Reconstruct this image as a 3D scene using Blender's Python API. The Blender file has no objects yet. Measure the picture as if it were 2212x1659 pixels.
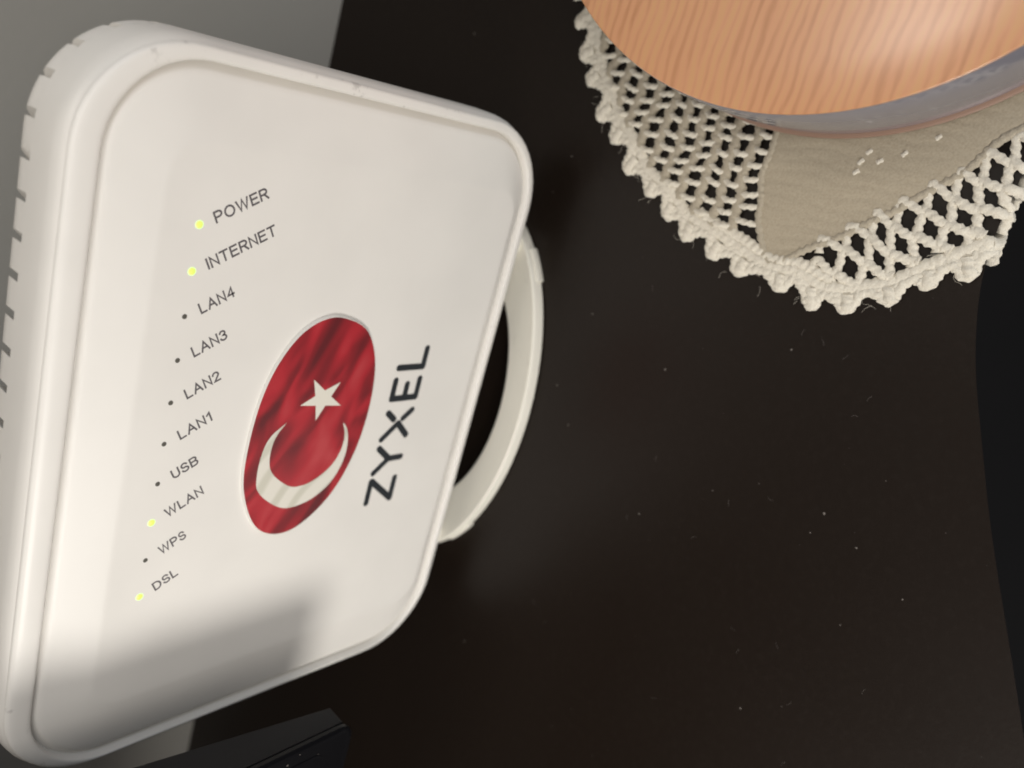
import bpy, bmesh, math, random
from mathutils import Vector, Matrix
random.seed(7)
S = 0.011                      # metres per layout unit (spacing of the indicator lights)
TABLE = -11.7                  # layout height of the table top
def W(x, y, z): return Vector(((x + 5.1) * S, y * S, (z - TABLE) * S))
scene = bpy.context.scene
C = scene.collection

# ---------------------------------------------------------------- camera
ROT = [[0.26307899, -0.73164414, -0.62887701], [-0.91844809, -0.38949038, 0.06892279], [-0.29536850, 0.55945875, -0.77444390]]
cam_d = bpy.data.cameras.new('camera'); cam = bpy.data.objects.new('camera', cam_d); C.objects.link(cam)
cx, cy, cz = Vector(ROT[0]), -Vector(ROT[1]), -Vector(ROT[2])
m = Matrix((cx, cy, cz)).transposed().to_4x4(); m.translation = W(3.91585, -15.8512, 9.9143)
cam.matrix_world = m
cam_d.sensor_width = 36; cam_d.lens = 36 * 1870.44 / 2212
cam_d.clip_start = 0.005; cam_d.clip_end = 50
cam_d.dof.use_dof = True; cam_d.dof.focus_distance = 19.5 * S; cam_d.dof.aperture_fstop = 10
scene.camera = cam

# ---------------------------------------------------------------- world, lamps, exposure
w = bpy.data.worlds.new('World'); scene.world = w; w.use_nodes = True
w.node_tree.nodes['Background'].inputs[0].default_value = (1.0, 0.93, 0.87, 1)
w.node_tree.nodes['Background'].inputs[1].default_value = 0.29
def area(name, loc, target, size, power, col, shape='DISK'):
    d = bpy.data.lights.new(name, 'AREA'); d.shape = shape; d.size = size; d.energy = power; d.color = col
    o = bpy.data.objects.new(name, d); C.objects.link(o); o.location = loc
    o.rotation_euler = (Vector(target) - Vector(loc)).to_track_quat('-Z', 'Y').to_euler()
    return o
area('side_lamp', W(-24.5, -28.2, 4.8), W(-3, -2, -6), 11.5 * S, 0.92, (1.0, 0.96, 0.905))
area('ceiling_lamp', W(20, -94, 78), W(-5, 0, -6), 1.0, 7.2, (1.0, 0.95, 0.89))
area('window_light', W(85, -52, 34), W(8, -8, -12), 0.6, 2.8, (0.76, 0.87, 1.0), 'SQUARE')
area('added_lid_light', W(17.5, 8.5, 47), W(8, -8, -8), 0.11, 0.5, (1.0, 0.93, 0.85))  # added light with no real fixture, makes the highlight on the lid
scene.view_settings.view_transform = 'Standard'; scene.view_settings.look = 'None'
scene.view_settings.exposure = 0; scene.view_settings.gamma = 1
scene.render.engine = 'CYCLES'; scene.cycles.filter_width = 1.9

# ---------------------------------------------------------------- materials
def mat(name, col, rough=0.5, spec=0.5, metal=0, coat=0, sheen=0, sss=0):
    M = bpy.data.materials.new(name); M.use_nodes = True
    b = M.node_tree.nodes['Principled BSDF']
    b.inputs['Base Color'].default_value = (*col, 1); b.inputs['Roughness'].default_value = rough
    b.inputs['Specular IOR Level'].default_value = spec; b.inputs['Metallic'].default_value = metal
    b.inputs['Coat Weight'].default_value = coat; b.inputs['Sheen Weight'].default_value = sheen
    b.inputs['Subsurface Weight'].default_value = sss
    return M, M.node_tree, b
def N(t, kind, **kw):
    n = t.nodes.new(kind)
    for k, v in kw.items():
        if k in n.inputs: n.inputs[k].default_value = v
        else: setattr(n, k, v)
    return n
def coords(t, scale=1.0, rot=(0, 0, 0), sc=None):
    tc = N(t, 'ShaderNodeTexCoord'); mp = N(t, 'ShaderNodeMapping')
    mp.inputs['Scale'].default_value = sc or (scale,) * 3; mp.inputs['Rotation'].default_value = rot
    t.links.new(tc.outputs['Object'], mp.inputs['Vector']); return mp.outputs[0]
def bump(t, b, height, strength, dist):
    n = N(t, 'ShaderNodeBump'); n.inputs['Strength'].default_value = strength; n.inputs['Distance'].default_value = dist
    t.links.new(height, n.inputs['Height']); t.links.new(n.outputs[0], b.inputs['Normal'])
def ramp(t, fac, stops):
    r = N(t, 'ShaderNodeValToRGB'); e = r.color_ramp.elements
    while len(e) < len(stops): e.new(0.5)
    for k, (p, c) in enumerate(stops): e[k].position = p; e[k].color = (*c, 1)
    t.links.new(fac, r.inputs[0]); return r.outputs[0]

def plastic(name, col, rough, dirt=0.0):
    M, t, b = mat(name, col, rough, 0.45)
    v = coords(t); n1 = N(t, 'ShaderNodeTexNoise', Scale=2600.0, Detail=2.0); t.links.new(v, n1.inputs['Vector'])
    bump(t, b, n1.outputs[0], 0.05, 0.0002)
    n2 = N(t, 'ShaderNodeTexNoise', Scale=35.0, Detail=4.0); t.links.new(v, n2.inputs['Vector'])
    c2 = tuple(x * 0.955 for x in col)
    base = ramp(t, n2.outputs[0], [(0.35, c2), (0.65, col)])
    if dirt:
        n3 = N(t, 'ShaderNodeTexNoise', Scale=330.0, Detail=5.0, Roughness=0.65); t.links.new(v, n3.inputs['Vector'])
        n4 = N(t, 'ShaderNodeTexNoise', Scale=61.0, Detail=1.0); t.links.new(v, n4.inputs['Vector'])
        mu = N(t, 'ShaderNodeMath', operation='MULTIPLY'); t.links.new(n3.outputs[0], mu.inputs[0]); t.links.new(n4.outputs[0], mu.inputs[1])
        f = ramp(t, mu.outputs[0], [(0.40, (0, 0, 0)), (0.48, (dirt,) * 3)])
        mx = N(t, 'ShaderNodeMix', data_type='RGBA'); mx.inputs[7].default_value = (0.16, 0.14, 0.12, 1)
        t.links.new(f, mx.inputs[0]); t.links.new(base, mx.inputs[6]); base = mx.outputs[2]
    t.links.new(base, b.inputs['Base Color'])
    rr_ = N(t, 'ShaderNodeMapRange'); rr_.inputs[3].default_value = rough - 0.06; rr_.inputs[4].default_value = rough + 0.08
    t.links.new(n2.outputs[0], rr_.inputs[0]); t.links.new(rr_.outputs[0], b.inputs['Roughness'])
    return M
M_WHITE = plastic('white_plastic', (0.78, 0.755, 0.71), 0.42)
M_RIM = plastic('scuffed_white_plastic', (0.79, 0.765, 0.72), 0.40, 0.3)
M_STAND = plastic('yellowed_white_plastic', (0.80, 0.775, 0.69), 0.40, 0.12)
M_CORE = mat('vent_interior', (0.05, 0.047, 0.042), 0.8)[0]
M_PRINT = mat('grey_print', (0.105, 0.095, 0.10), 0.6)[0]
M_LOGO = mat('dark_logo_print', (0.018, 0.022, 0.026), 0.5)[0]
M_CREAM = mat('cream_print', (0.74, 0.71, 0.62), 0.4)[0]
M, t, b = mat('cream_print_folds', (0.74, 0.71, 0.62), 0.4); M_MOON = M
v = coords(t, rot=(0, math.radians(-28), 0)); wv = N(t, 'ShaderNodeTexWave', Scale=44.0, Distortion=5.0, Detail=1.0); wv.bands_direction = 'Z'; t.links.new(v, wv.inputs['Vector'])
t.links.new(ramp(t, wv.outputs['Fac'], [(0.1, (0.60, 0.58, 0.49)), (0.6, (0.74, 0.71, 0.63))]), b.inputs['Base Color'])
M_HOLE = mat('unlit_indicator', (0.10, 0.095, 0.08), 0.3)[0]
M, t, b = mat('lit_indicator', (0.3, 0.5, 0.08), 0.4); M_LED = M
b.inputs['Emission Color'].default_value = (0.60, 1.0, 0.13, 1); b.inputs['Emission Strength'].default_value = 1.05
M, t, b = mat('lit_indicator_halo', (0.7, 0.78, 0.5), 0.4); M_HALO = M
b.inputs['Emission Color'].default_value = (0.72, 1.0, 0.45, 1); b.inputs['Emission Strength'].default_value = 0.35

# flat print of a waving red flag: folds of dark and bright red ink
M, t, b = mat('red_flag_print', (0.4, 0.03, 0.035), 0.32, 0.5, coat=0.3); M_RED = M
v = coords(t, sc=(1, 1, 1), rot=(0, math.radians(-28), 0))
wv = N(t, 'ShaderNodeTexWave', Scale=26.0, Distortion=9.0, Detail=2.0); wv.inputs['Detail Scale'].default_value = 1.2; wv.bands_direction = 'Z'
nz = N(t, 'ShaderNodeTexNoise', Scale=62.0, Detail=1.6, Distortion=1.2)
mp2 = N(t, 'ShaderNodeMapping'); mp2.inputs['Scale'].default_value = (0.55, 1, 1.5); t.links.new(v, mp2.inputs[0])
t.links.new(mp2.outputs[0], wv.inputs['Vector']); t.links.new(mp2.outputs[0], nz.inputs['Vector'])
mx = N(t, 'ShaderNodeMath', operation='MULTIPLY_ADD'); mx.inputs[1].default_value = 0.15; t.links.new(wv.outputs['Fac'], mx.inputs[0])
m2 = N(t, 'ShaderNodeMath', operation='MULTIPLY'); m2.inputs[1].default_value = 1.05; t.links.new(nz.outputs[0], m2.inputs[0]); t.links.new(m2.outputs[0], mx.inputs[2])
t.links.new(ramp(t, mx.outputs[0], [(0.34, (0.12, 0.018, 0.022)), (0.50, (0.24, 0.020, 0.026)), (0.66, (0.41, 0.026, 0.036)), (0.84, (0.47, 0.055, 0.062))]), b.inputs['Base Color'])

M, t, b = mat('black_brown_laminate', (0.007, 0.0055, 0.0045), 0.30, 0.24); M_TABLE = M
v = coords(t); n1 = N(t, 'ShaderNodeTexNoise', Scale=900.0, Detail=3.0); t.links.new(v, n1.inputs['Vector']); bump(t, b, n1.outputs[0], 0.10, 0.0003)
n2 = N(t, 'ShaderNodeTexNoise', Scale=14.0, Detail=5.0); t.links.new(v, n2.inputs['Vector'])
r_ = N(t, 'ShaderNodeMapRange'); r_.inputs[3].default_value = 0.30; r_.inputs[4].default_value = 0.40; t.links.new(n2.outputs[0], r_.inputs[0]); t.links.new(r_.outputs[0], b.inputs['Roughness'])
n3 = N(t, 'ShaderNodeTexNoise', Scale=420.0, Detail=6.0, Roughness=0.75); t.links.new(v, n3.inputs['Vector'])
t.links.new(ramp(t, n3.outputs[0], [(0.5, (0.0100, 0.0064, 0.0044)), (0.76, (0.014, 0.010, 0.0075))]), b.inputs['Base Color'])

M, t, b = mat('grey_wall_paint', (0.36, 0.35, 0.32), 0.75, 0.3); M_WALL = M
v = coords(t); n1 = N(t, 'ShaderNodeTexNoise', Scale=240.0, Detail=4.0); t.links.new(v, n1.inputs['Vector']); bump(t, b, n1.outputs[0], 0.15, 0.0006)
n2 = N(t, 'ShaderNodeTexNoise', Scale=9.0, Detail=3.0); t.links.new(v, n2.inputs['Vector'])
t.links.new(ramp(t, n2.outputs[0], [(0.3, (0.34, 0.325, 0.30)), (0.7, (0.37, 0.365, 0.335))]), b.inputs['Base Color'])
M_FLOOR = mat('dark_floor', (0.02, 0.019, 0.018), 0.7)[0]
M_BLACK = mat('black_matt_plastic', (0.010, 0.010, 0.011), 0.6, 0.15)[0]
M_SCREEN = mat('black_gloss_plastic', (0.004, 0.004, 0.005), 0.3, 0.15)[0]

# varnished orange wood, straight grain along x
M, t, b = mat('varnished_orange_wood', (0.6, 0.33, 0.16), 0.38, 0.5, coat=0.7); M_WOOD = M
b.inputs['Coat Roughness'].default_value = 0.22
v = coords(t); mp2 = N(t, 'ShaderNodeMapping'); mp2.inputs['Scale'].default_value = (26, 150, 1); t.links.new(v, mp2.inputs[0])
n1 = N(t, 'ShaderNodeTexNoise', Scale=1.0, Detail=4.0, Roughness=0.6, Distortion=0.35); t.links.new(mp2.outputs[0], n1.inputs['Vector'])
wv = N(t, 'ShaderNodeTexWave', Scale=112.0, Distortion=5.5, Detail=3.0); wv.bands_direction = 'Y'; wv.inputs['Detail Scale'].default_value = 1.1
mp3 = N(t, 'ShaderNodeMapping'); mp3.inputs['Scale'].default_value = (0.42, 1, 1); t.links.new(v, mp3.inputs[0]); t.links.new(mp3.outputs[0], wv.inputs['Vector'])
ad = N(t, 'ShaderNodeMath', operation='MULTIPLY_ADD'); ad.inputs[1].default_value = 0.32; t.links.new(wv.outputs['Fac'], ad.inputs[0]); t.links.new(n1.outputs[0], ad.inputs[2])
t.links.new(ramp(t, ad.outputs[0], [(0.36, (0.49, 0.225, 0.105)), (0.52, (0.565, 0.27, 0.13)), (0.64, (0.62, 0.30, 0.155)), (0.85, (0.62, 0.325, 0.15))]), b.inputs['Base Color'])
M, t, b = mat('mauve_grey_gloss', (0.20, 0.175, 0.185), 0.24, 0.6, coat=0.5); M_BAND = M
v = coords(t); n1 = N(t, 'ShaderNodeTexNoise', Scale=30.0, Detail=3.0); t.links.new(v, n1.inputs['Vector'])
t.links.new(ramp(t, n1.outputs[0], [(0.35, (0.20, 0.195, 0.235)), (0.65, (0.235, 0.23, 0.265))]), b.inputs['Base Color'])
M_LIP = mat('brown_lip', (0.30, 0.19, 0.14), 0.35)[0]

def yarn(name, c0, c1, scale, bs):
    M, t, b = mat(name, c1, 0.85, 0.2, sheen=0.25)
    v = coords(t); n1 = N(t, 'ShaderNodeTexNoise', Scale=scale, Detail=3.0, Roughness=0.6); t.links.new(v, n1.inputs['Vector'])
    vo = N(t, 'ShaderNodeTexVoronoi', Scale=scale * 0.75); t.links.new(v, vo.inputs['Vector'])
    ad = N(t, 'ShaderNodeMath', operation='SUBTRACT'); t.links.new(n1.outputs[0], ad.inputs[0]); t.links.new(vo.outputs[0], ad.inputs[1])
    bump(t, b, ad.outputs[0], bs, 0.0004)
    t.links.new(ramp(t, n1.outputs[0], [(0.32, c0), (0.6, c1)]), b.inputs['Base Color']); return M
M_YARN = yarn('cream_yarn', (0.66, 0.61, 0.51), (0.77, 0.73, 0.63), 2600.0, 0.3)
M_CORD = yarn('shaded_yarn', (0.39, 0.345, 0.265), (0.47, 0.42, 0.33), 2600.0, 0.3)  # same yarn as the bars, shade on the cords put into its colour
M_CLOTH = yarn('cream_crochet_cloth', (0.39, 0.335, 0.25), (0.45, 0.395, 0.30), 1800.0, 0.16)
M_DUST = mat('dust', (0.14, 0.125, 0.11), 0.9)[0]

# ---------------------------------------------------------------- helpers
def empty(name, x, y, z, label, cat):
    o = bpy.data.objects.new(name, None); C.objects.link(o); o.location = W(x, y, z); o.empty_display_size = 0.01
    o['label'] = label; o['category'] = cat; return o
def origin(p):
    v = Vector((0, 0, 0))
    while p is not None: v += p.location; p = p.parent
    return v
def build(name, verts, faces, material, parent=None, smooth=True, label=None, mats=None, face_mat=None, at=None, sharp=42):
    """verts in layout units; `at` (layout) is the object's own origin"""
    me = bpy.data.meshes.new(name)
    po = origin(parent); oo = W(*at) if at else po
    me.from_pydata([tuple(W(*p) - oo) for p in verts], [], faces)
    for mm in (mats or [material]): me.materials.append(mm)
    if face_mat: me.polygons.foreach_set('material_index', face_mat)
    bm = bmesh.new(); bm.from_mesh(me); bmesh.ops.recalc_face_normals(bm, faces=bm.faces); bm.to_mesh(me); bm.free()
    if smooth:
        me.polygons.foreach_set('use_smooth', [True] * len(me.polygons)); me.set_sharp_from_angle(angle=math.radians(sharp))
    o = bpy.data.objects.new(name, me); C.objects.link(o); o.location = oo - po
    if parent is not None: o.parent = parent
    if label: o['label'] = label
    return o
def loft(loops, closed=True, cap0=False, cap1=False):
    n = len(loops[0]); V = [p for L in loops for p in L]; F = []
    for k in range(len(loops) - 1):
        for i in range(n if closed else n - 1):
            j = (i + 1) % n; F.append((k * n + i, k * n + j, (k + 1) * n + j, (k + 1) * n + i))
    if cap0: F.append(tuple(reversed(range(n))))
    if cap1: F.append(tuple(range((len(loops) - 1) * n, len(loops) * n)))
    return V, F
X0, X1, Z0, Z1, RAD = -13.72, 3.47, -10.6, 2.68, 2.3
def outline(y, l=0, r=0, b=0, t=0, n=12, rad=RAD):
    """rounded rectangle of the housing at depth y, inset by l, r, b, t"""
    x0, x1, z0, z1 = X0 + l, X1 - r, Z0 + b, Z1 - t; L = []
    R = max(rad - (l + r + b + t) / 4, 0.25)
    for cxx, czz, a0 in ((x1 - R, z1 - R, 0), (x0 + R, z1 - R, 90), (x0 + R, z0 + R, 180), (x1 - R, z0 + R, 270)):
        for k in range(n + 1):
            a = math.radians(a0 + 90 * k / n); L.append((cxx + R * math.cos(a), y, czz + R * math.sin(a)))
    Q = []                                            # short steps along the straight sides as well
    for i, p in enumerate(L):
        Q.append(p); q = L[(i + 1) % len(L)]
        if i % (n + 1) == n:
            for k in range(1, 24): Q.append(tuple(p[c] + (q[c] - p[c]) * k / 24 for c in range(3)))
    return Q
def tube(pts, rad, n=8, flat=1.0, caps=True, twist=0.0, step=0.0):
    """pts list of Vectors, rad list; cross-section flattened in z by `flat`; `twist` adds spiralling plies"""
    loops = []; D = 0
    for i, p in enumerate(pts):
        if i: D += (p - pts[i - 1]).length
        d = (pts[min(i + 1, len(pts) - 1)] - pts[max(i - 1, 0)]).normalized()
        s = d.cross(Vector((0, 0, 1)));  s = s.normalized() if s.length > 1e-4 else Vector((1, 0, 0)); u = s.cross(d); L = []
        for k in range(n):
            a = 2 * math.pi * k / n; r = rad[i] * (1 + twist * math.cos(2 * a - 2 * math.pi * D / .2)) if twist else rad[i]
            L.append(tuple(p + (s * math.cos(a) + u * math.sin(a) * flat) * r))
        loops.append(L)
    return loft(loops, True, caps, caps)
def merge(parts):
    V, F = [], []
    for v, f in parts:
        o = len(V); V += v; F += [tuple(i + o for i in q) for q in f]
    return V, F

# ---------------------------------------------------------------- floor, wall, table
fl = build('floor', [(-140, -160, -80), (140, -160, -80), (140, 40, -80), (-140, 40, -80)], [(0, 1, 2, 3)], M_FLOOR, smooth=False); fl['kind'] = 'structure'
wa = build('wall', [(-140, 14.46, -80), (140, 9.54, -80), (140, 9.54, 120), (-140, 14.46, 120), (-140, 16, -80), (140, 11, -80), (140, 11, 120), (-140, 16, 120)],
           [(0, 1, 2, 3), (5, 4, 7, 6), (3, 2, 6, 7), (0, 4, 5, 1), (0, 3, 7, 4), (1, 5, 6, 2)], M_WALL, smooth=False); wa['kind'] = 'structure'
EDGE = [(60, -11.72), (9, -11.72), (5.4, -11.72), (4.4, -11.69), (3.5, -11.74), (2.5, -11.97), (1.2, -12.45), (-.2, -13.17), (-2.07, -14.13), (-4.75, -15.73), (-8, -17.6), (-13, -19.6), (-20, -20.8), (-30, -21.3), (-90, -21.5)]
def edge_y(x):
    for (xa, ya), (xb, yb) in zip(EDGE, EDGE[1:]):
        if xb <= x <= xa: return ya + (yb - ya) * (x - xa) / (xb - xa)
    return EDGE[0][1]
tb = empty('table', -5, -4, TABLE, 'black-brown laminate table top with a curved front edge', 'table')
smo = list(EDGE)
for _ in range(3):
    q_ = [smo[0]]
    for (xa, ya), (xb, yb) in zip(smo, smo[1:]): q_ += [(xa * .75 + xb * .25, ya * .75 + yb * .25), (xa * .25 + xb * .75, ya * .25 + yb * .75)]
    smo = q_ + [EDGE[-1]]
back = lambda x: 12.0 - x * 0.01757 - 0.01
loops = []
for dy, dz in [(None, 0), (0, 0), (.08, -.3), (.5, -1.9), (None, -1.95)]:
    loops.append([(x, back(x) if dy is None else y + dy, TABLE + dz) for x, y in smo])
V, F = loft(loops, False); build('tabletop', V, F, M_TABLE, tb, sharp=20)
V, F = loft([[(x, y + 3.2, TABLE - 1.95) for x, y in smo], [(x, y + 3.2, TABLE - 50) for x, y in smo]], False); build('cabinet_front', V, F, M_BLACK, tb)

# ---------------------------------------------------------------- modem
ro = empty('modem', -5.1, 1.0, TABLE, 'white modem standing upright on its oval stand, lights glowing green', 'modem')
def off(y, o, **k): return outline(y, l=-o, r=-o, b=-o, t=-o, **k)
V, F = loft([off(.19, -.02), off(.24, .02), off(.36, .08), off(.6, .115), off(1.0, .13), off(1.32, .13), off(1.32, -.1)], True, False, False)
build('rear_shell', V, F, M_WHITE, ro, sharp=60)
V, F = loft([off(1.0, -.16), off(1.9, -.16)], True, False, True); build('vent_core', V, F, M_CORE, ro)
# ribs of the vent row along the back edge: arc-length walk of the outline
def sampler(y, o):
    L = off(y, o, n=24); D = [0]
    for a, bq in zip(L, L[1:] + L[:1]): D.append(D[-1] + math.dist(a, bq))
    def at(s):
        s %= D[-1]
        for i in range(len(L)):
            if D[i + 1] >= s:
                f = (s - D[i]) / max(D[i + 1] - D[i], 1e-9); a, bq = L[i], L[(i + 1) % len(L)]
                return tuple(a[k] + (bq[k] - a[k]) * f for k in range(3))
    return at, D[-1]
prof = [(1.315, .13), (1.6, .128), (1.78, .11), (1.90, .05), (1.96, -.08), (1.96, -.5)]
smp = [sampler(y, o) for y, o in prof]
cuts = []
s = 0.35
while s < 2.5 * math.pi / 2 + 12.6 + 3.6: cuts.append(s); s += .787
tot = smp[0][1]
cuts = [c / tot for c in cuts]
gap = .09 / tot
spans = [(a + gap, bq - gap) for a, bq in zip(cuts, cuts[1:])] + [(cuts[-1] + gap, 1 + cuts[0] - gap)]
for a, bq in spans:
    n = max(4, int((bq - a) * 200)); loops = []
    for k in range(n + 1):
        f = a + (bq - a) * k / n; loops.append([fn(f * T) for fn, T in smp])
    V, F = loft(loops, False)
    m_ = len(prof); F.append(tuple(range(m_))); F.append(tuple(range(n * m_, (n + 1) * m_)))
    build('vent_rib', V, F, M_WHITE, ro)
V, F = loft([off(1.955, -.45), off(2.1, -.9), off(2.15, -2.0)], True, False, True); build('back_cover', V, F, M_WHITE, ro)
V, F = loft([outline(.24, 0, 0, 0, 0), outline(.17, 0, 0, 0, 0), outline(.12, .012, .02, .015, .03), outline(.09, .03, .05, .04, .10), outline(.075, .05, .09, .08, .20),
             outline(.07, .08, .22, .21, .44), outline(.08, .10, .26, .25, .52), outline(.11, .115, .285, .27, .56), outline(.36, .13, .30, .285, .58)], True)
build('front_bezel', V, F, M_RIM, ro, sharp=85)
G = dict(l=.13, r=.30, b=.285, t=.58); FLAT = dict(l=1.75, r=1.8, b=.80, t=1.86)
def lev(y, f, **k): return outline(y, *[G[q] + (FLAT[q] - G[q]) * f for q in 'lrbt'], n=16)
loops = [lev(.36, 0), lev(.35, .012), lev(.31, .045), lev(.255, .08), lev(.222, .105), lev(.20, .13)]
for f in (.2, .35, .5, .65, .78, .88, .95, 1.0): loops.append(lev(.228 * (1 - f) ** 1.08, f))
loops += [lev(0, 1.06), lev(0, 1.5)]
V, F = loft(loops, True, False, True)
face = build('face_panel', V, F, M_WHITE, ro, sharp=85)
def disc(cx_, cz_, r, y, dome=0, n=20):
    V = [(cx_, y - dome, cz_)] + [(cx_ + r * .6 * math.cos(2 * math.pi * k / n), y - dome * .7, cz_ + r * .6 * math.sin(2 * math.pi * k / n)) for k in range(n)] \
        + [(cx_ + r * math.cos(2 * math.pi * k / n), y, cz_ + r * math.sin(2 * math.pi * k / n)) for k in range(n)]
    F = [(0, 1 + k, 1 + (k + 1) % n) for k in range(n)] + [(1 + k, 1 + n + k, 1 + n + (k + 1) % n, 1 + (k + 1) % n) for k in range(n)]
    return V, F
NAMES = ['POWER', 'INTERNET', 'LAN4', 'LAN3', 'LAN2', 'LAN1', 'USB', 'WLAN', 'WPS', 'DSL']
LIT = {0, 1, 7, 9}
def arc(cx_, cy_, rx, ry, a0, a1, n=10):
    return [(cx_ + rx * math.cos(math.radians(a0 + (a1 - a0) * k / n)), cy_ + ry * math.sin(math.radians(a0 + (a1 - a0) * k / n))) for k in range(n + 1)]
bowl = lambda y0, y1, x, r: [(0, y1), (x, y1)] + arc(x, (y0 + y1) / 2, r, (y1 - y0) / 2, 90, -90)[1:] + [(0, y0)]
GLYPH = {'P': (.60, [[(0, 0), (0, 1)], bowl(.46, 1, .33, .27)]), 'O': (.80, [arc(.40, .5, .40, .5, 90, 450, 24)]),
         'W': (1.0, [[(0, 1), (.25, 0), (.5, 1), (.75, 0), (1.0, 1)]]), 'E': (.57, [[(0, 0), (0, 1)], [(0, 1), (.56, 1)], [(0, .53), (.51, .53)], [(0, 0), (.57, 0)]]),
         'R': (.62, [[(0, 0), (0, 1)], bowl(.48, 1, .35, .26), [(.34, .48), (.63, 0)]]), 'I': (.0, [[(0, 0), (0, 1)]]), 'N': (.62, [[(0, 0), (0, 1), (.62, 0), (.62, 1)]]),
         'T': (.64, [[(0, 1), (.64, 1)], [(.32, 1), (.32, 0)]]), 'L': (.48, [[(0, 1), (0, 0), (.48, 0)]]), 'A': (.70, [[(0, 0), (.35, 1), (.70, 0)], [(.13, .34), (.57, .34)]]),
         '4': (.56, [[(.43, 0), (.43, 1), (0, .29), (.56, .29)]]), '3': (.52, [arc(.25, .76, .24, .24, 165, -90) + arc(.24, .27, .28, .27, 90, -165)[1:]]),
         '2': (.52, [arc(.26, .73, .26, .27, 170, -25) + [(.02, .02), (.53, 0)]]), '1': (.28, [[(0, .76), (.26, 1), (.26, 0)]]),
         'U': (.60, [[(0, 1)] + arc(.30, .31, .30, .31, 180, 360) + [(.60, 1)]]), 'S': (.58, [arc(.29, .74, .26, .26, 20, 250) + arc(.29, .26, .29, .26, 75, -165)]),
         'B': (.60, [[(0, 0), (0, 1)], bowl(.53, 1, .34, .23), bowl(0, .53, .34, .26)]), 'D': (.66, [[(0, 0), (0, 1)], bowl(0, 1, .27, .39)])}
def strip(P, hw, y):
    closed = math.dist(P[0], P[-1]) < 1e-6; Lf, Rt = [], []; n = len(P)
    for i in range(n):
        a = P[i - 1] if i else (P[-2] if closed else None); bq = P[i + 1] if i < n - 1 else (P[1] if closed else None)
        d1 = Vector((P[i][0] - a[0], P[i][1] - a[1])).normalized() if a else None; d2 = Vector((bq[0] - P[i][0], bq[1] - P[i][1])).normalized() if bq else None
        d1 = d1 or d2; d2 = d2 or d1; n1 = Vector((-d1.y, d1.x)); n2 = Vector((-d2.y, d2.x)); mm = (n1 + n2)
        mm = mm.normalized() if mm.length > 1e-5 else n1; k = hw / max(mm.dot(n1), .45)
        ext = d1 * 0
        if not closed and i == 0: ext = -d2 * hw
        if not closed and i == n - 1: ext = d1 * hw
        c_ = Vector(P[i]) + ext; Lf.append(c_ + mm * k); Rt.append(c_ - mm * k)
    V = [(p.x, y, p.y) for p in Lf] + [(p.x, y, p.y) for p in Rt]
    return V, [(i, i + 1, n + i + 1, n + i) for i in range(n - 1)]
def text_mesh(body, size, loc, ang, name, material, parent):
    hw = .080; adv = 0; parts = []
    for ch in body:
        wd, strokes = GLYPH[ch]
        for q, P in enumerate(strokes):
            V, F = strip([(adv + hw + x, hw + y * (1 - 2 * hw)) for x, y in P], hw, -.0006 * q); parts.append((V, F))
        adv += wd + 2 * hw + .13
    adv -= .13; V, F = merge(parts); kx = size[0] / adv; kz = size[1]; ca, sa = math.cos(ang), math.sin(ang)
    V = [(loc[0] + x * kx * ca - z * kz * sa, loc[1] + y, loc[2] + x * kx * sa + z * kz * ca) for x, y, z in V]
    return build(name, V, F, material, parent, smooth=False)
LEN = dict(POWER=1.31, INTERNET=1.73, LAN4=.86, LAN3=.86, LAN2=.87, LAN1=.84, USB=.66, WLAN=.97, WPS=.68, DSL=.62)
for i, nm in enumerate(NAMES):
    x = -float(i)
    if i in LIT:
        V, F = disc(x, 0, .098, -.002, .004); build('indicator_halo', V, F, M_HALO, face)
        V, F = disc(x, 0, .078, -.007, .02); build('indicator_light', V, F, M_LED, face)
    else:
        V, F = disc(x, 0, .058, -.003, .006); build('indicator_light', V, F, M_HOLE, face)
    text_mesh(nm, (LEN[nm] * 1.02, .268), (x + .045, -.0035, -.380), math.radians(-60.6), 'printed_word', M_PRINT, face)
# logo letters: strokes with rounded ends
def stroke(a, bq, wd=.1, y=-.004, n=8):
    d = Vector((bq[0] - a[0], bq[1] - a[1])).normalized(); L = []
    a0 = math.atan2(d.y, d.x)
    for k in range(n + 1):
        an = a0 - math.pi / 2 + math.pi * k / n; L.append((bq[0] + wd * math.cos(an), y, bq[1] + wd * math.sin(an)))
    for k in range(n + 1):
        an = a0 + math.pi / 2 + math.pi * k / n; L.append((a[0] + wd * math.cos(an), y, a[1] + wd * math.sin(an)))
    return L, [tuple(range(len(L)))]
LOGO = [[((-7.83, -6.68), (-7.12, -6.68)), ((-7.12, -6.70), (-7.80, -7.58)), ((-7.82, -7.60), (-7.13, -7.60))],
        [((-6.85, -6.68), (-6.44, -7.15)), ((-6.06, -6.68), (-6.44, -7.15)), ((-6.44, -7.15), (-6.44, -7.63))],
        [((-5.77, -6.68), (-5.31, -7.18)), ((-5.31, -7.18), (-5.73, -7.62)), ((-4.95, -6.70), (-5.17, -6.98)), ((-5.17, -7.33), (-4.93, -7.62))],
        [((-4.51, -6.69), (-4.51, -7.62)), ((-4.51, -6.69), (-3.95, -6.69)), ((-4.51, -7.17), (-4.09, -7.17)), ((-4.51, -7.62), (-3.95, -7.62))],
        [((-3.57, -6.69), (-3.57, -7.62)), ((-3.57, -7.62), (-3.02, -7.62))]]
for L in LOGO:
    V, F = merge([stroke(a, bq, .098, -.004 - .0012 * k) for k, (a, bq) in enumerate(L)]); build('logo_letter', V, F, M_LOGO, face, smooth=False)
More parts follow.
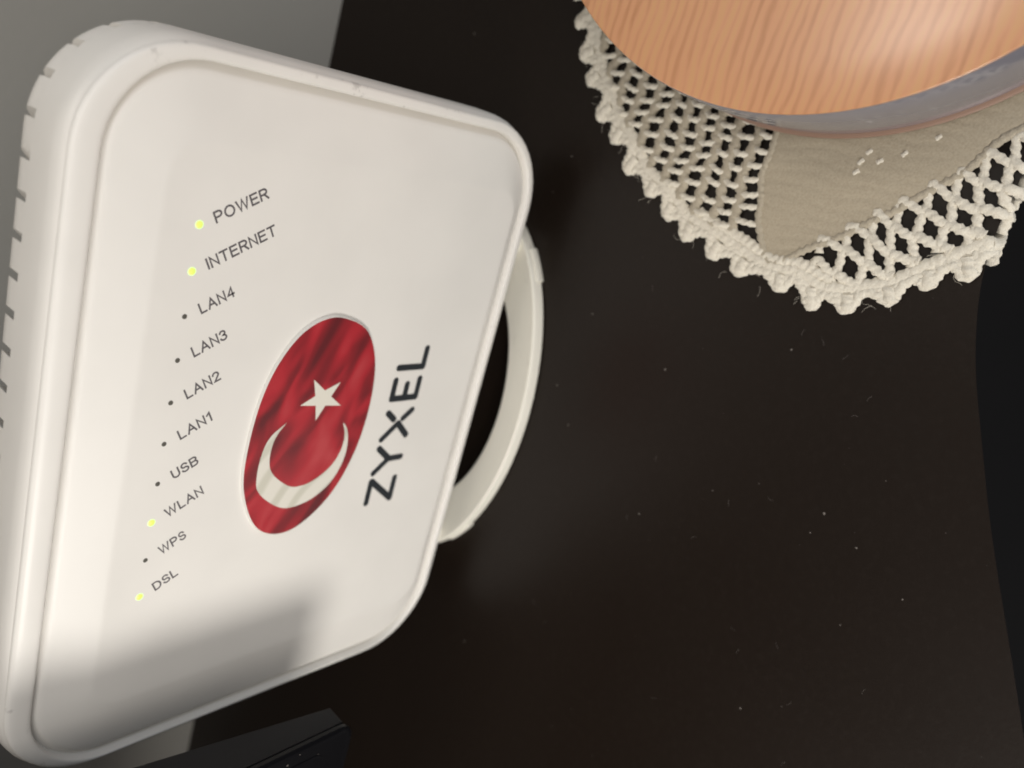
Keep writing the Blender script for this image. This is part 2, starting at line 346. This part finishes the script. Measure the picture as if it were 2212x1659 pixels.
# flag badge
FLG = [(-2.0, -4.18), (-2.27, -5.05), (-2.79, -5.46), (-3.41, -5.71), (-4.14, -5.82), (-5.05, -5.83), (-6.05, -5.67), (-7.03, -5.28), (-7.68, -4.71), (-8.07, -4.09), (-8.1, -3.51), (-7.86, -2.99), (-7.42, -2.63), (-6.7, -2.31), (-6.17, -2.19), (-5.54, -2.16), (-4.64, -2.2), (-3.85, -2.33), (-3.16, -2.57), (-2.54, -2.96), (-2.2, -3.38), (-2.05, -3.76)]
def smooth_closed(P, it=3):
    for _ in range(it):
        Q = []
        for a, bq in zip(P, P[1:] + P[:1]): Q += [(a[0] * .75 + bq[0] * .25, a[1] * .75 + bq[1] * .25), (a[0] * .25 + bq[0] * .75, a[1] * .25 + bq[1] * .75)]
        P = Q
    return P
FS = smooth_closed(FLG, 2); fcx, fcz = -5.05, -3.98
def sc(P, k, y): return [(fcx + (x - fcx) * k, y, fcz + (z - fcz) * k) for x, z in P]
V, F = loft([sc(FS, 1.012, .01), sc(FS, 1.01, -.06), sc(FS, 1.004, -.088), sc(FS, .99, -.092)], True, False, True)
badge = build('flag_badge', V, F, M_WHITE, ro, label='raised oval badge printed with a red flag, white crescent and star')
V, F = loft([sc(FS, 1.0, -.0935), sc(FS, .97, -.098)], True, False, True)
build('red_print', V, F, M_RED, badge, at=(fcx, -.09, fcz))
ST = [(-3.67, -3.73), (-3.8, -4.61), (-4.48, -4.79), (-4.84, -4.06), (-4.36, -3.46)]
sx = sum(p[0] for p in ST) / 5; sz = sum(p[1] for p in ST) / 5; L = []
for k in range(5):
    a, bq = ST[k], ST[(k + 1) % 5]; L.append((a[0], -.101, a[1])); mm = ((a[0] + bq[0]) / 2 - sx, (a[1] + bq[1]) / 2 - sz)
    L.append((sx + mm[0] * .47, -.101, sz + mm[1] * .47))
build('star', L, [tuple(range(10))], M_CREAM, badge, smooth=False)
CO = [(-4.79, -3.16), (-5.15, -2.69), (-5.76, -2.56), (-6.36, -2.58), (-6.64, -2.67), (-6.96, -2.99), (-7.31, -3.53), (-7.35, -3.97), (-7.19, -4.59), (-6.76, -5.11), (-6.1, -5.36), (-5.54, -5.33), (-5.16, -5.19), (-4.99, -5.0)]
CI = [(-4.99, -5.0), (-5.38, -5.18), (-5.8, -5.17), (-6.19, -5.01), (-6.46, -4.72), (-6.69, -4.32), (-6.74, -3.88), (-6.67, -3.63), (-6.44, -3.29), (-6.18, -3.0), (-5.9, -2.87), (-5.51, -2.84), (-5.14, -2.91), (-4.79, -3.16)]
def open_smooth(P, it=2):
    for _ in range(it):
        Q = [P[0]]
        for a, bq in zip(P, P[1:]): Q += [(a[0] * .75 + bq[0] * .25, a[1] * .75 + bq[1] * .25), (a[0] * .25 + bq[0] * .75, a[1] * .25 + bq[1] * .75)]
        P = Q + [P[-1]]
    return P
o_, i_ = open_smooth(CO), list(reversed(open_smooth(CI)))
V = [(x, -.101, z) for x, z in o_] + [(x, -.101, z) for x, z in i_]; n = len(o_)
build('crescent', V, [(k, k + 1, n + k + 1, n + k) for k in range(n - 1)], M_MOON, badge, smooth=False)
# oval stand
scx, scy = -5.15, 2.4
def ell(a, bq, z, n=96): return [(scx + a * math.cos(2 * math.pi * k / n), scy + bq * math.sin(2 * math.pi * k / n), z) for k in range(n)]
ao, bo, ai, bi = 6.28, 3.66, 4.32, 2.72
V, F = loft([ell(ao - .04, bo - .04, TABLE + .03), ell(ao, bo, TABLE + .06), ell(ao - .03, bo - .03, TABLE + .40), ell(ao - .05, bo - .05, TABLE + .44), ell(ao - .08, bo - .08, TABLE + .455),
             ell(ao - .13, bo - .12, TABLE + .455), ell(ao - .17, bo - .16, TABLE + .44), ell(ai + .06, bi + .06, TABLE + .43), ell(ai + .02, bi + .02, TABLE + .415), ell(ai, bi, TABLE + .38), ell(ai + .05, bi + .05, TABLE + .03)], True)
F += [(10 * 96 + k, 10 * 96 + (k + 1) % 96, (k + 1) % 96, k) for k in range(96)]
stand = build('stand', V, F, M_STAND, ro)
for a0, a1 in ((-47, -35), (-145, -133), (35, 47), (133, 145)):
    loops = []
    for k in range(9):
        a = math.radians(a0 + (a1 - a0) * k / 8); c_, s_ = math.cos(a), math.sin(a)
        loops.append([(scx + (ao + d) * c_, scy + (bo + d) * s_, TABLE + z) for d, z in ((-.1, .002), (.05, .002), (.06, .05), (.06, .24), (.03, .28), (-.1, .28))])
    V, F = loft(loops, False); F += [tuple(range(6)), tuple(range(48, 54))]
    build('foot', V, F, M_STAND, stand)
for sx_ in (-1, 1):
    xb = scx + sx_ * 5.2; V = []
    for z, e in ((TABLE + .40, .55), (Z0 + .06, .42)):
        V.append([(xb + e * math.cos(2 * math.pi * k / 24), 1.0 + .42 * math.sin(2 * math.pi * k / 24), z) for k in range(24)])
    V, F = loft(V, True, True, True); build('bracket', V, F, M_STAND, stand)

# ---------------------------------------------------------------- television (bottom corner in view)
tx, ty0, ty1, tz = -12.1, -2.73, -3.36, -4.33
tv = empty('television', -42, -3, TABLE, 'thin black television panel, only its lower corner in view beside the modem', 'television')
def slab(x0, x1, y0, y1, z0, z1, e=.06, taper=0):
    """bevelled slab, y0 back, y1 front"""
    def rect(y, i): return [(x0 + i, y, z0 + i), (x1 - i, y, z0 + i), (x1 - i, y, z1 - i), (x0 + i, y, z1 - i)]
    def rr2(y, i, r=.5, n=8):
        L = []
        for cxx, czz, a0 in ((x1 - i - r, z1 - i - r, 0), (x0 + i + r, z1 - i - r, 90), (x0 + i + r, z0 + i + r, 180), (x1 - i - r, z0 + i + r, 270)):
            for k in range(n + 1):
                a = math.radians(a0 + 90 * k / n); L.append((cxx + r * math.cos(a), y, czz + r * math.sin(a)))
        return L
    return loft([rr2(y0, e), rr2(y0 - e, 0), rr2(y1 + e, 0), rr2(y1, e)], True, True, True)
def tv_loop(x, i):
    prof_ = [(ty1 + .02, tz + .03 + i), (ty0 - i, tz + i), (ty0 + .56 - i, tz + 3.7), (ty0 + 1.5 - i, tz + 10), (ty0 + 1.5 - i, tz + 26), (ty0 - i, tz + 36 - i), (ty1 + .02, tz + 36 - i)]
    return [(x, y, z) for y, z in prof_]
V, F = loft([tv_loop(-72 + .05, .05), tv_loop(-72, 0), tv_loop(tx - .07, 0), tv_loop(tx - .02, .02), tv_loop(tx, .07)], True, True, True); build('housing', V, F, M_BLACK, tv)
V, F = slab(-72.1, tx + .03, ty1 + .02, ty1 - .22, tz - .22, tz + 36.1, .07); build('front_bezel', V, F, M_SCREEN, tv)
V, F = slab(-71.6, tx - .45, ty1 - .2205, ty1 - .24, tz + .6, tz + 35.6, .008); build('screen', V, F, M_SCREEN, tv)
V, F = slab(-44.5, -39.5, -2.4, -3.0, TABLE + .35, tz + 6, .1); build('stand_neck', V, F, M_BLACK, tv)
loops = [[(-42 + a * math.cos(2 * math.pi * k / 48), -3 + c_ * math.sin(2 * math.pi * k / 48), TABLE + z) for k in range(48)] for a, c_, z in ((11.8, 5.8, .003), (12, 6, .1), (12, 6, .3), (11.8, 5.8, .4))]
V, F = loft(loops, True, True, True); build('stand_base', V, F, M_BLACK, tv)

# ---------------------------------------------------------------- crochet doily
DX, DY, DR = 11.22, -7.86, 10.0
do = empty('crochet_doily', DX, DY, TABLE, 'cream crochet doily with scalloped edge hanging over the table front', 'doily')
def drape(x, y, h):
    x, y = x + .055 * math.sin(1.9 * x + 2.7 * y) + .03 * math.sin(4.3 * y - 1.1 * x), y + .055 * math.sin(2.3 * x - 1.7 * y + 1) + .03 * math.sin(5.1 * x + y)
    h += .012 * math.sin(3.1 * x + 2.2 * y)
    ye = edge_y(x); d = ye + .12 - y
    if d <= 0: return Vector((x, y, TABLE + h))
    r0 = .12; rho = r0 + h; a = min(d / r0, 1.84); rest = max(0, d - r0 * 1.84)
    return Vector((x, ye + .12 - rho * math.sin(a) - rest * math.cos(a), TABLE - r0 + rho * math.cos(a) - rest * math.sin(a)))
def strand(pts, r, h=.10, flat=.72, pitch=.17, amp=.16, n=10, jit=.0, twist=.13):
    """pts: (x, y, lift) polyline -> bumpy crocheted cord"""
    P = []
    for a, bq in zip(pts, pts[1:]):
        k = max(1, int(math.dist(a[:2], bq[:2]) / .036))
        for q in range(k): P.append(tuple(a[i] + (bq[i] - a[i]) * q / k for i in range(3)))
    P.append(pts[-1]); D = 0; R = []; ph = random.random()
    out = []
    for i, p in enumerate(P):
        if i: D += math.dist(P[i - 1][:2], p[:2])
        R.append(r * (1 + amp * (abs(math.sin(math.pi * (D / pitch + ph))) - .6)) * (1 + random.uniform(-.04, .04)))
        out.append(drape(p[0] + random.uniform(-jit, jit), p[1] + random.uniform(-jit, jit), h + p[2]))
    return tube(out, R, n, flat, True, twist)
def shrink(a):
    d = math.degrees(a) % 360
    return 1 - .0064 * max(0, min(d, 206) - 188.5) if d < 270 else 1 - .112 * max(0, (330 - d) / 60)
def inside(x, y, r=9.27): return math.hypot(x - DX, y - DY) < r * shrink(math.atan2(y - DY, x - DX))
def under(x, y): return math.hypot(x - 12.5, y + 6.1) < 6.6
RIN = 9.27
# solid crocheted field
def y_hi(x):
    pts = [(2.02, -7.0), (2.15, -6.78), (2.4, -6.6), (2.86, -6.36), (3.5, -6.2), (4.4, -6.06), (5.5, -6.0), (25, -6.0)]
    for a, bq in zip(pts, pts[1:]):
        if a[0] <= x <= bq[0]: return a[1] + (bq[1] - a[1]) * (x - a[0]) / (bq[0] - a[0])
    return pts[0][1]
def y_lo(x):
    pts = [(2.02, -7.05), (2.1, -7.3), (2.25, -7.6), (2.58, -8.0), (3.05, -8.55), (3.47, -9.02), (4.06, -9.62), (4.59, -10.1), (5.14, -10.55), (5.8, -11.0), (9.5, -13.9), (12, -15.9)]
    for a, bq in zip(pts, pts[1:]):
        if a[0] <= x <= bq[0]: return a[1] + (bq[1] - a[1]) * (x - a[0]) / (bq[0] - a[0])
    return -15.9
V, F = [], []; xs = [2.02 + .06 * k for k in range(302)]; ny = 72
for x in xs:
    q = math.sqrt(max(0, RIN ** 2 - (x - DX) ** 2)); lo = max(y_lo(x), DY - q); hi = min(y_hi(x), DY + q)
    for j in range(ny + 1):
        y = lo + (hi - lo) * j / ny
        rw = (x + .05 * (y + 8) + .02 * (y + 8) ** 2) / .31
        e = min(1, min(abs(y - lo), abs(y - hi)) / .12)
        h = .13 * (.55 + .45 * math.sqrt(e)) - .016 * max(0, math.cos(2 * math.pi * rw)) ** 6 + .0015 * math.sin(2 * math.pi * y / .17 + math.pi * int(rw))
        V.append(tuple(drape(x, y, h)))
for i in range(len(xs) - 1):
    for j in range(ny): a = i * (ny + 1) + j; F.append((a, a + 1, a + ny + 2, a + ny + 1))
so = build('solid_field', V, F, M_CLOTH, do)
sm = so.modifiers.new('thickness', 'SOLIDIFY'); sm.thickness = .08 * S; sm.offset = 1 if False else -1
LO = [(x, y_lo(x) + .02, 0) for x in [2.03, 2.06, 2.1, 2.18, 2.25, 2.4, 2.58] + [2.8 + .25 * k for k in range(22)]]
HI = [(x, y_hi(x) - .02, 0) for x in [2.03, 2.08, 2.15, 2.26, 2.4, 2.6, 2.86] + [3.1 + .25 * k for k in range(14)]]
V, F = strand(list(reversed(HI)) + LO, .10, h=.09, flat=.7); build('edging_cord', V, F, M_CORD, do)
for q, (rr4, w0, w1) in enumerate(((9.12, 160, 186),)):
    L = [(DX + rr4 * math.cos(math.radians(a)), DY + rr4 * math.sin(math.radians(a)), random.uniform(-.01, .01)) for a in [w0 + (w1 - w0) * k / 14 for k in range(15)]]
    V, F = strand(L, .135, h=.085, flat=.6); build('edging_cord', V, F, M_YARN, do)
# net with cords along x (left of the solid field)
ROW = .55; rows = [-5.62 + ROW * k for k in range(14)]
hidden = []
def put(name, V, F, vis, mt=None):
    if vis: build(name, V, F, mt or M_YARN, do)
    else: hidden.append((V, F))
ybound = [-6.04] + rows
for k, y in enumerate(rows):
    q = RIN ** 2 - (y - DY) ** 2
    if q <= 0: continue
    xl = DX - math.sqrt(q) - .05; xr = min(DX + math.sqrt(q), 24)
    if k == 0: xl = 2.3
    def cord(xa, xb):
        L = []; nseg = max(2, int((xb - xa) / .18))
        for i in range(nseg + 1):
            x = xa + (xb - xa) * i / nseg
            bend = -(.55 if k < 2 else .25) * max(0, (3.4 - x)) ** 1.6 * .25 if k < 4 else 0
            L.append((x, y + bend + .028 * math.sin(2 * math.pi * x / .72 + k * math.pi) + random.uniform(-.012, .012), random.uniform(-.01, .01)))
        return strand(L, .148, h=.095, flat=.48, pitch=.2, amp=.07, twist=.14)
    xm = min(9.0, xr); V, F = cord(xl, xm); put('lace_cord', V, F, True, M_CORD)
    if xr > xm: V, F = cord(xm, xr); put('lace_cord', V, F, False)
for k, y in enumerate(rows):
    ya, yb = (y_hi, None), y
    step = .375
    x = 1.6 + (.5 if k % 2 else 0) * step
    while x < 20:
        x += step; xx = x + random.uniform(-.035, .035)
        y0 = (y_hi(max(xx, 2.02)) + .02) if k == 0 else rows[k - 1]
        ym = (y0 + y) / 2
        if not inside(xx, ym, RIN - .05) or under(xx, ym) or (k == 0 and xx < 2.5): continue
        bend = -(.55 if k < 2 else .25) * max(0, (3.4 - xx)) ** 1.6 * .25 if k < 4 else 0
        bd = bend if k else 0
        sag = -.07 + random.uniform(-.02, .02)
        L = [(xx + sag * (1 - (2 * f - 1) ** 2) + random.uniform(-.008, .008), y0 + bd + (y + bend - y0 - bd) * f, -.07 + .11 * (1 - (2 * f - 1) ** 2)) for f in (0, .15, .3, .5, .7, .85, 1)]
        V, F = strand(L, .076, h=.115, flat=.9, pitch=.12, amp=.10, twist=.16); put('lace_bar', V, F, xx < 9.5)
# net with cords parallel to the lower edge of the solid field
ux, uy = .707, -.707; nx_, ny_ = -.707, -.707
def frame(sv, d): return (2.42 + ux * sv + nx_ * (d - .27), -7.92 + uy * sv + ny_ * (d - .27))
DROW = .46
def crv(sv): return .10 * math.sin(max(0, min(1, sv / 5)) * math.pi)
for k in range(0, 6):
    L = []; sv = -1.6; runs = []
    while sv < 11:
        d = DROW * (k + .5 + .46 * math.sin(2 * math.pi * sv / .66 + math.pi * k)) + crv(sv); x, y = frame(sv, d + .04)
        if inside(x, y, 9.22) and sv > .25 - .3 * k: L.append((x, y, .025 * math.cos(2 * math.pi * sv / .66 + math.pi * k) + random.uniform(-.01, .01)))
        elif len(L) > 3: runs.append(L); L = []
        else: L = []
        sv += .055
    if len(L) > 3: runs.append(L)
    for L in runs: V, F = strand(L, .100 + .008 * k, h=.095, flat=.62, pitch=.15, amp=.06, twist=.17); put('lace_cord', V, F, True)
# closing cord and scalloped picot edge round the whole doily
NP = 66
for k in range(NP):
    a0 = 2 * math.pi * k / NP; a1 = 2 * math.pi * (k + 1) / NP
    pol = lambda a, r: (DX + r * shrink(a) * math.cos(a), DY + r * shrink(a) * math.sin(a))
    L = [(*pol(a0 + (a1 - a0) * f / 6, 9.33 + random.uniform(-.02, .02)), random.uniform(-.01, .01)) for f in range(7)]
    vis = (DX + 9.5 * math.cos(a0)) < 10.5
    V, F = strand(L, .16, h=.085, flat=.5, pitch=.17, amp=.08, twist=.08); put('edge_cord', V, F, vis)
    dr = random.uniform(-.10, .10); tw = random.uniform(-.08, .08)
    tip = 9.86 + dr
    sk = random.uniform(-.09, .09); tip = 9.76 + dr
    edge = [(-.03, 9.36), (.12, 9.40), (.26 + sk, 9.52), (.36 + sk, tip - .06), (.48 + sk, tip), (.60 + sk, tip - .03), (.70 + sk, 9.55), (.84, 9.42), (1.03, 9.36)]
    tip += .14; edge = [(f, r + .14) for f, r in edge]
    L = [(*pol(a0 + (a1 - a0) * f, r), .012 * math.sin(9 * f)) for f, r in edge]
    p1 = strand(L, .125, h=.085, flat=.7, pitch=.13, amp=.10)
    L = [(*pol(a0 + (a1 - a0) * f, (r - 9.34) * .52 + 9.34), .01) for f, r in edge]
    p2 = strand(L, .135, h=.075, flat=.55, pitch=.13, amp=.10)
    c_ = a0 + (a1 - a0) * (.49 + sk)
    p3 = strand([(*pol(c_, 9.5), .0), (*pol(c_, 9.66), .015), (*pol(c_ + .004, tip - .06), .02), (*pol(c_ + .006, tip + .03), 0)], .17, h=.085, flat=.62, pitch=.14, amp=.10)
    V, F = merge([p1, p2, p3]); put('picot', V, F, vis)
V, F = merge(hidden); hd = build('lace_remainder', V, F, M_YARN, do); hd['kind'] = 'stuff'
fib = []
for k in range(60):
    a = math.radians(random.uniform(120, 203)); r = random.choice((random.uniform(8.9, 9.95), random.uniform(9.5, 10.0))) * shrink(a); x, y = DX + r * math.cos(a), DY + r * math.sin(a)
    if under(x, y): continue
    d = a + random.uniform(-1.4, 1.4); P = []; z = .12
    for q in range(7):
        P.append(drape(x, y, z)); d += random.uniform(-.6, .6); x += .05 * math.cos(d); y += .05 * math.sin(d); z = max(.015, z + random.uniform(-.035, .025))
    fib.append(tube(P, [.0022] * 7, 4))
V, F = merge(fib); fo = build('loose_fibres', V, F, M_YARN, do); fo['kind'] = 'stuff'
for x, y in ((5.13, -8.48), (4.89, -8.39), (5.02, -8.79), (4.66, -8.39), (5.35, -9.2), (5.76, -9.82)):  # glints of light on the cloth, shaped as small pale yarn patches
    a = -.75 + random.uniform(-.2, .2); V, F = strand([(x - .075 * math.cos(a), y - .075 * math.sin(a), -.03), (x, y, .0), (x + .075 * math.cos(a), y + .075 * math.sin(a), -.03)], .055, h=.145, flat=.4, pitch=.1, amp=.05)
    build('glint_patch', V, F, M_YARN, do)

# ---------------------------------------------------------------- round wooden box on the doily
bx, by, br, bh = 12.56, -6.04, 7.46, 3.46
bz = TABLE + .19
bo_ = empty('round_box', bx, by, bz, 'round box with orange wood-grain lid and glossy mauve-grey side, on the doily', 'box')
def ring(r, z, n=128): return [(bx + r * math.cos(2 * math.pi * k / n), by + r * math.sin(2 * math.pi * k / n), bz + z) for k in range(n)]
lx, ly, lr = 12.62, -6.2, 7.50
def lring(r, z, n=128): return [(lx + r * math.cos(2 * math.pi * k / n), ly + r * math.sin(2 * math.pi * k / n), bz + z) for k in range(n)]
T0 = bh - .19
V, F = loft([lring(lr - .25, T0 - .10), lring(lr - .01, T0 - .10), lring(lr, T0 - .08), lring(lr, T0 - .02), lring(lr - .015, T0 - .004), lring(lr - .04, T0), lring(lr - 1.2, T0 + .004), lring(lr - 3, T0 + .005)], True, False, True)
build('lid', V, F, M_WOOD, bo_)
V, F = loft([ring(br - .06, .14), ring(br - .04, .4), ring(br + .0, 1.2), ring(br + .02, 2.0), ring(br - .02, T0 - .3), ring(br - .1, T0 - .12), ring(br - .3, T0 - .1)], True)
build('side_band', V, F, M_BAND, bo_)
V, F = loft([ring(br - .3, 0), ring(br - .02, .0), ring(br + .04, .03), ring(br + .04, .09), ring(br - .02, .13), ring(br - .14, .15)], True, True, False)
build('base_lip', V, F, M_LIP, bo_)

# ---------------------------------------------------------------- dust and lint on the table
parts = []
def flake(x, y, r):
    n = 6; a0 = random.uniform(0, 6.28); st = random.uniform(.45, 1); ro_ = random.uniform(0, 3.14); L = []
    for k in range(n):
        a = a0 + 2 * math.pi * k / n; rr3 = r * random.uniform(.6, 1.1); px, py = rr3 * math.cos(a), rr3 * st * math.sin(a)
        L.append((x + px * math.cos(ro_) - py * math.sin(ro_), y + px * math.sin(ro_) + py * math.cos(ro_), TABLE + .002))
    V = L + [(x, y, TABLE + r * .55)]
    return V, [(k, (k + 1) % n, n) for k in range(n)]
for x, y in [(2.99, -0.04), (1.82, 0.26), (-1.15, -2.37), (0.08, -8.38), (-1.77, -5.21), (-3.66, -1.9), (-4.64, -2.72), (-3.87, -11.69), (-13.59, -1.31), (5.73, 5.03), (-4.32, -7.75), (-5.9, -12.07), (-4.5, -13.1), (-4.08, -10.54), (-6.04, -5.91), (-3.46, -10.67), (-9.55, -10.64)]:
    parts.append(flake(x, y, random.uniform(.024, .045)))
for k in range(90):
    x = random.uniform(-16, 5); y = random.uniform(-16, 4)
    if y < edge_y(x) + .2: continue
    parts.append(flake(x, y, random.choice((.006, .008, .01, .012, .016))))
for k in range(22):
    x = random.uniform(-12, 2); y = random.uniform(-14, -3)
    if y < edge_y(x) + .4: continue
    a = random.uniform(0, 6.28); P = []
    for q in range(6):
        P.append(Vector((x, y, TABLE + .012 + .01 * math.sin(q)))); a += random.uniform(-.7, .7); x += .035 * math.cos(a); y += .035 * math.sin(a)
    parts.append(tube(P, [.0028] * 6, 4))
for k in range(14):
    V, F = flake(random.uniform(-14.5, -12.2), 0, random.uniform(.012, .03)); zc = random.uniform(-4.4, -2.0)
    parts.append(([(x, ty1 - .245 - (z - TABLE) * .6, zc + y) for x, y, z in V], F))
V, F = merge(parts); du = build('dust', V, F, M_DUST); du['kind'] = 'stuff'; du['label'] = 'specks of dust and lint scattered on the dark table'; du['category'] = 'dust'
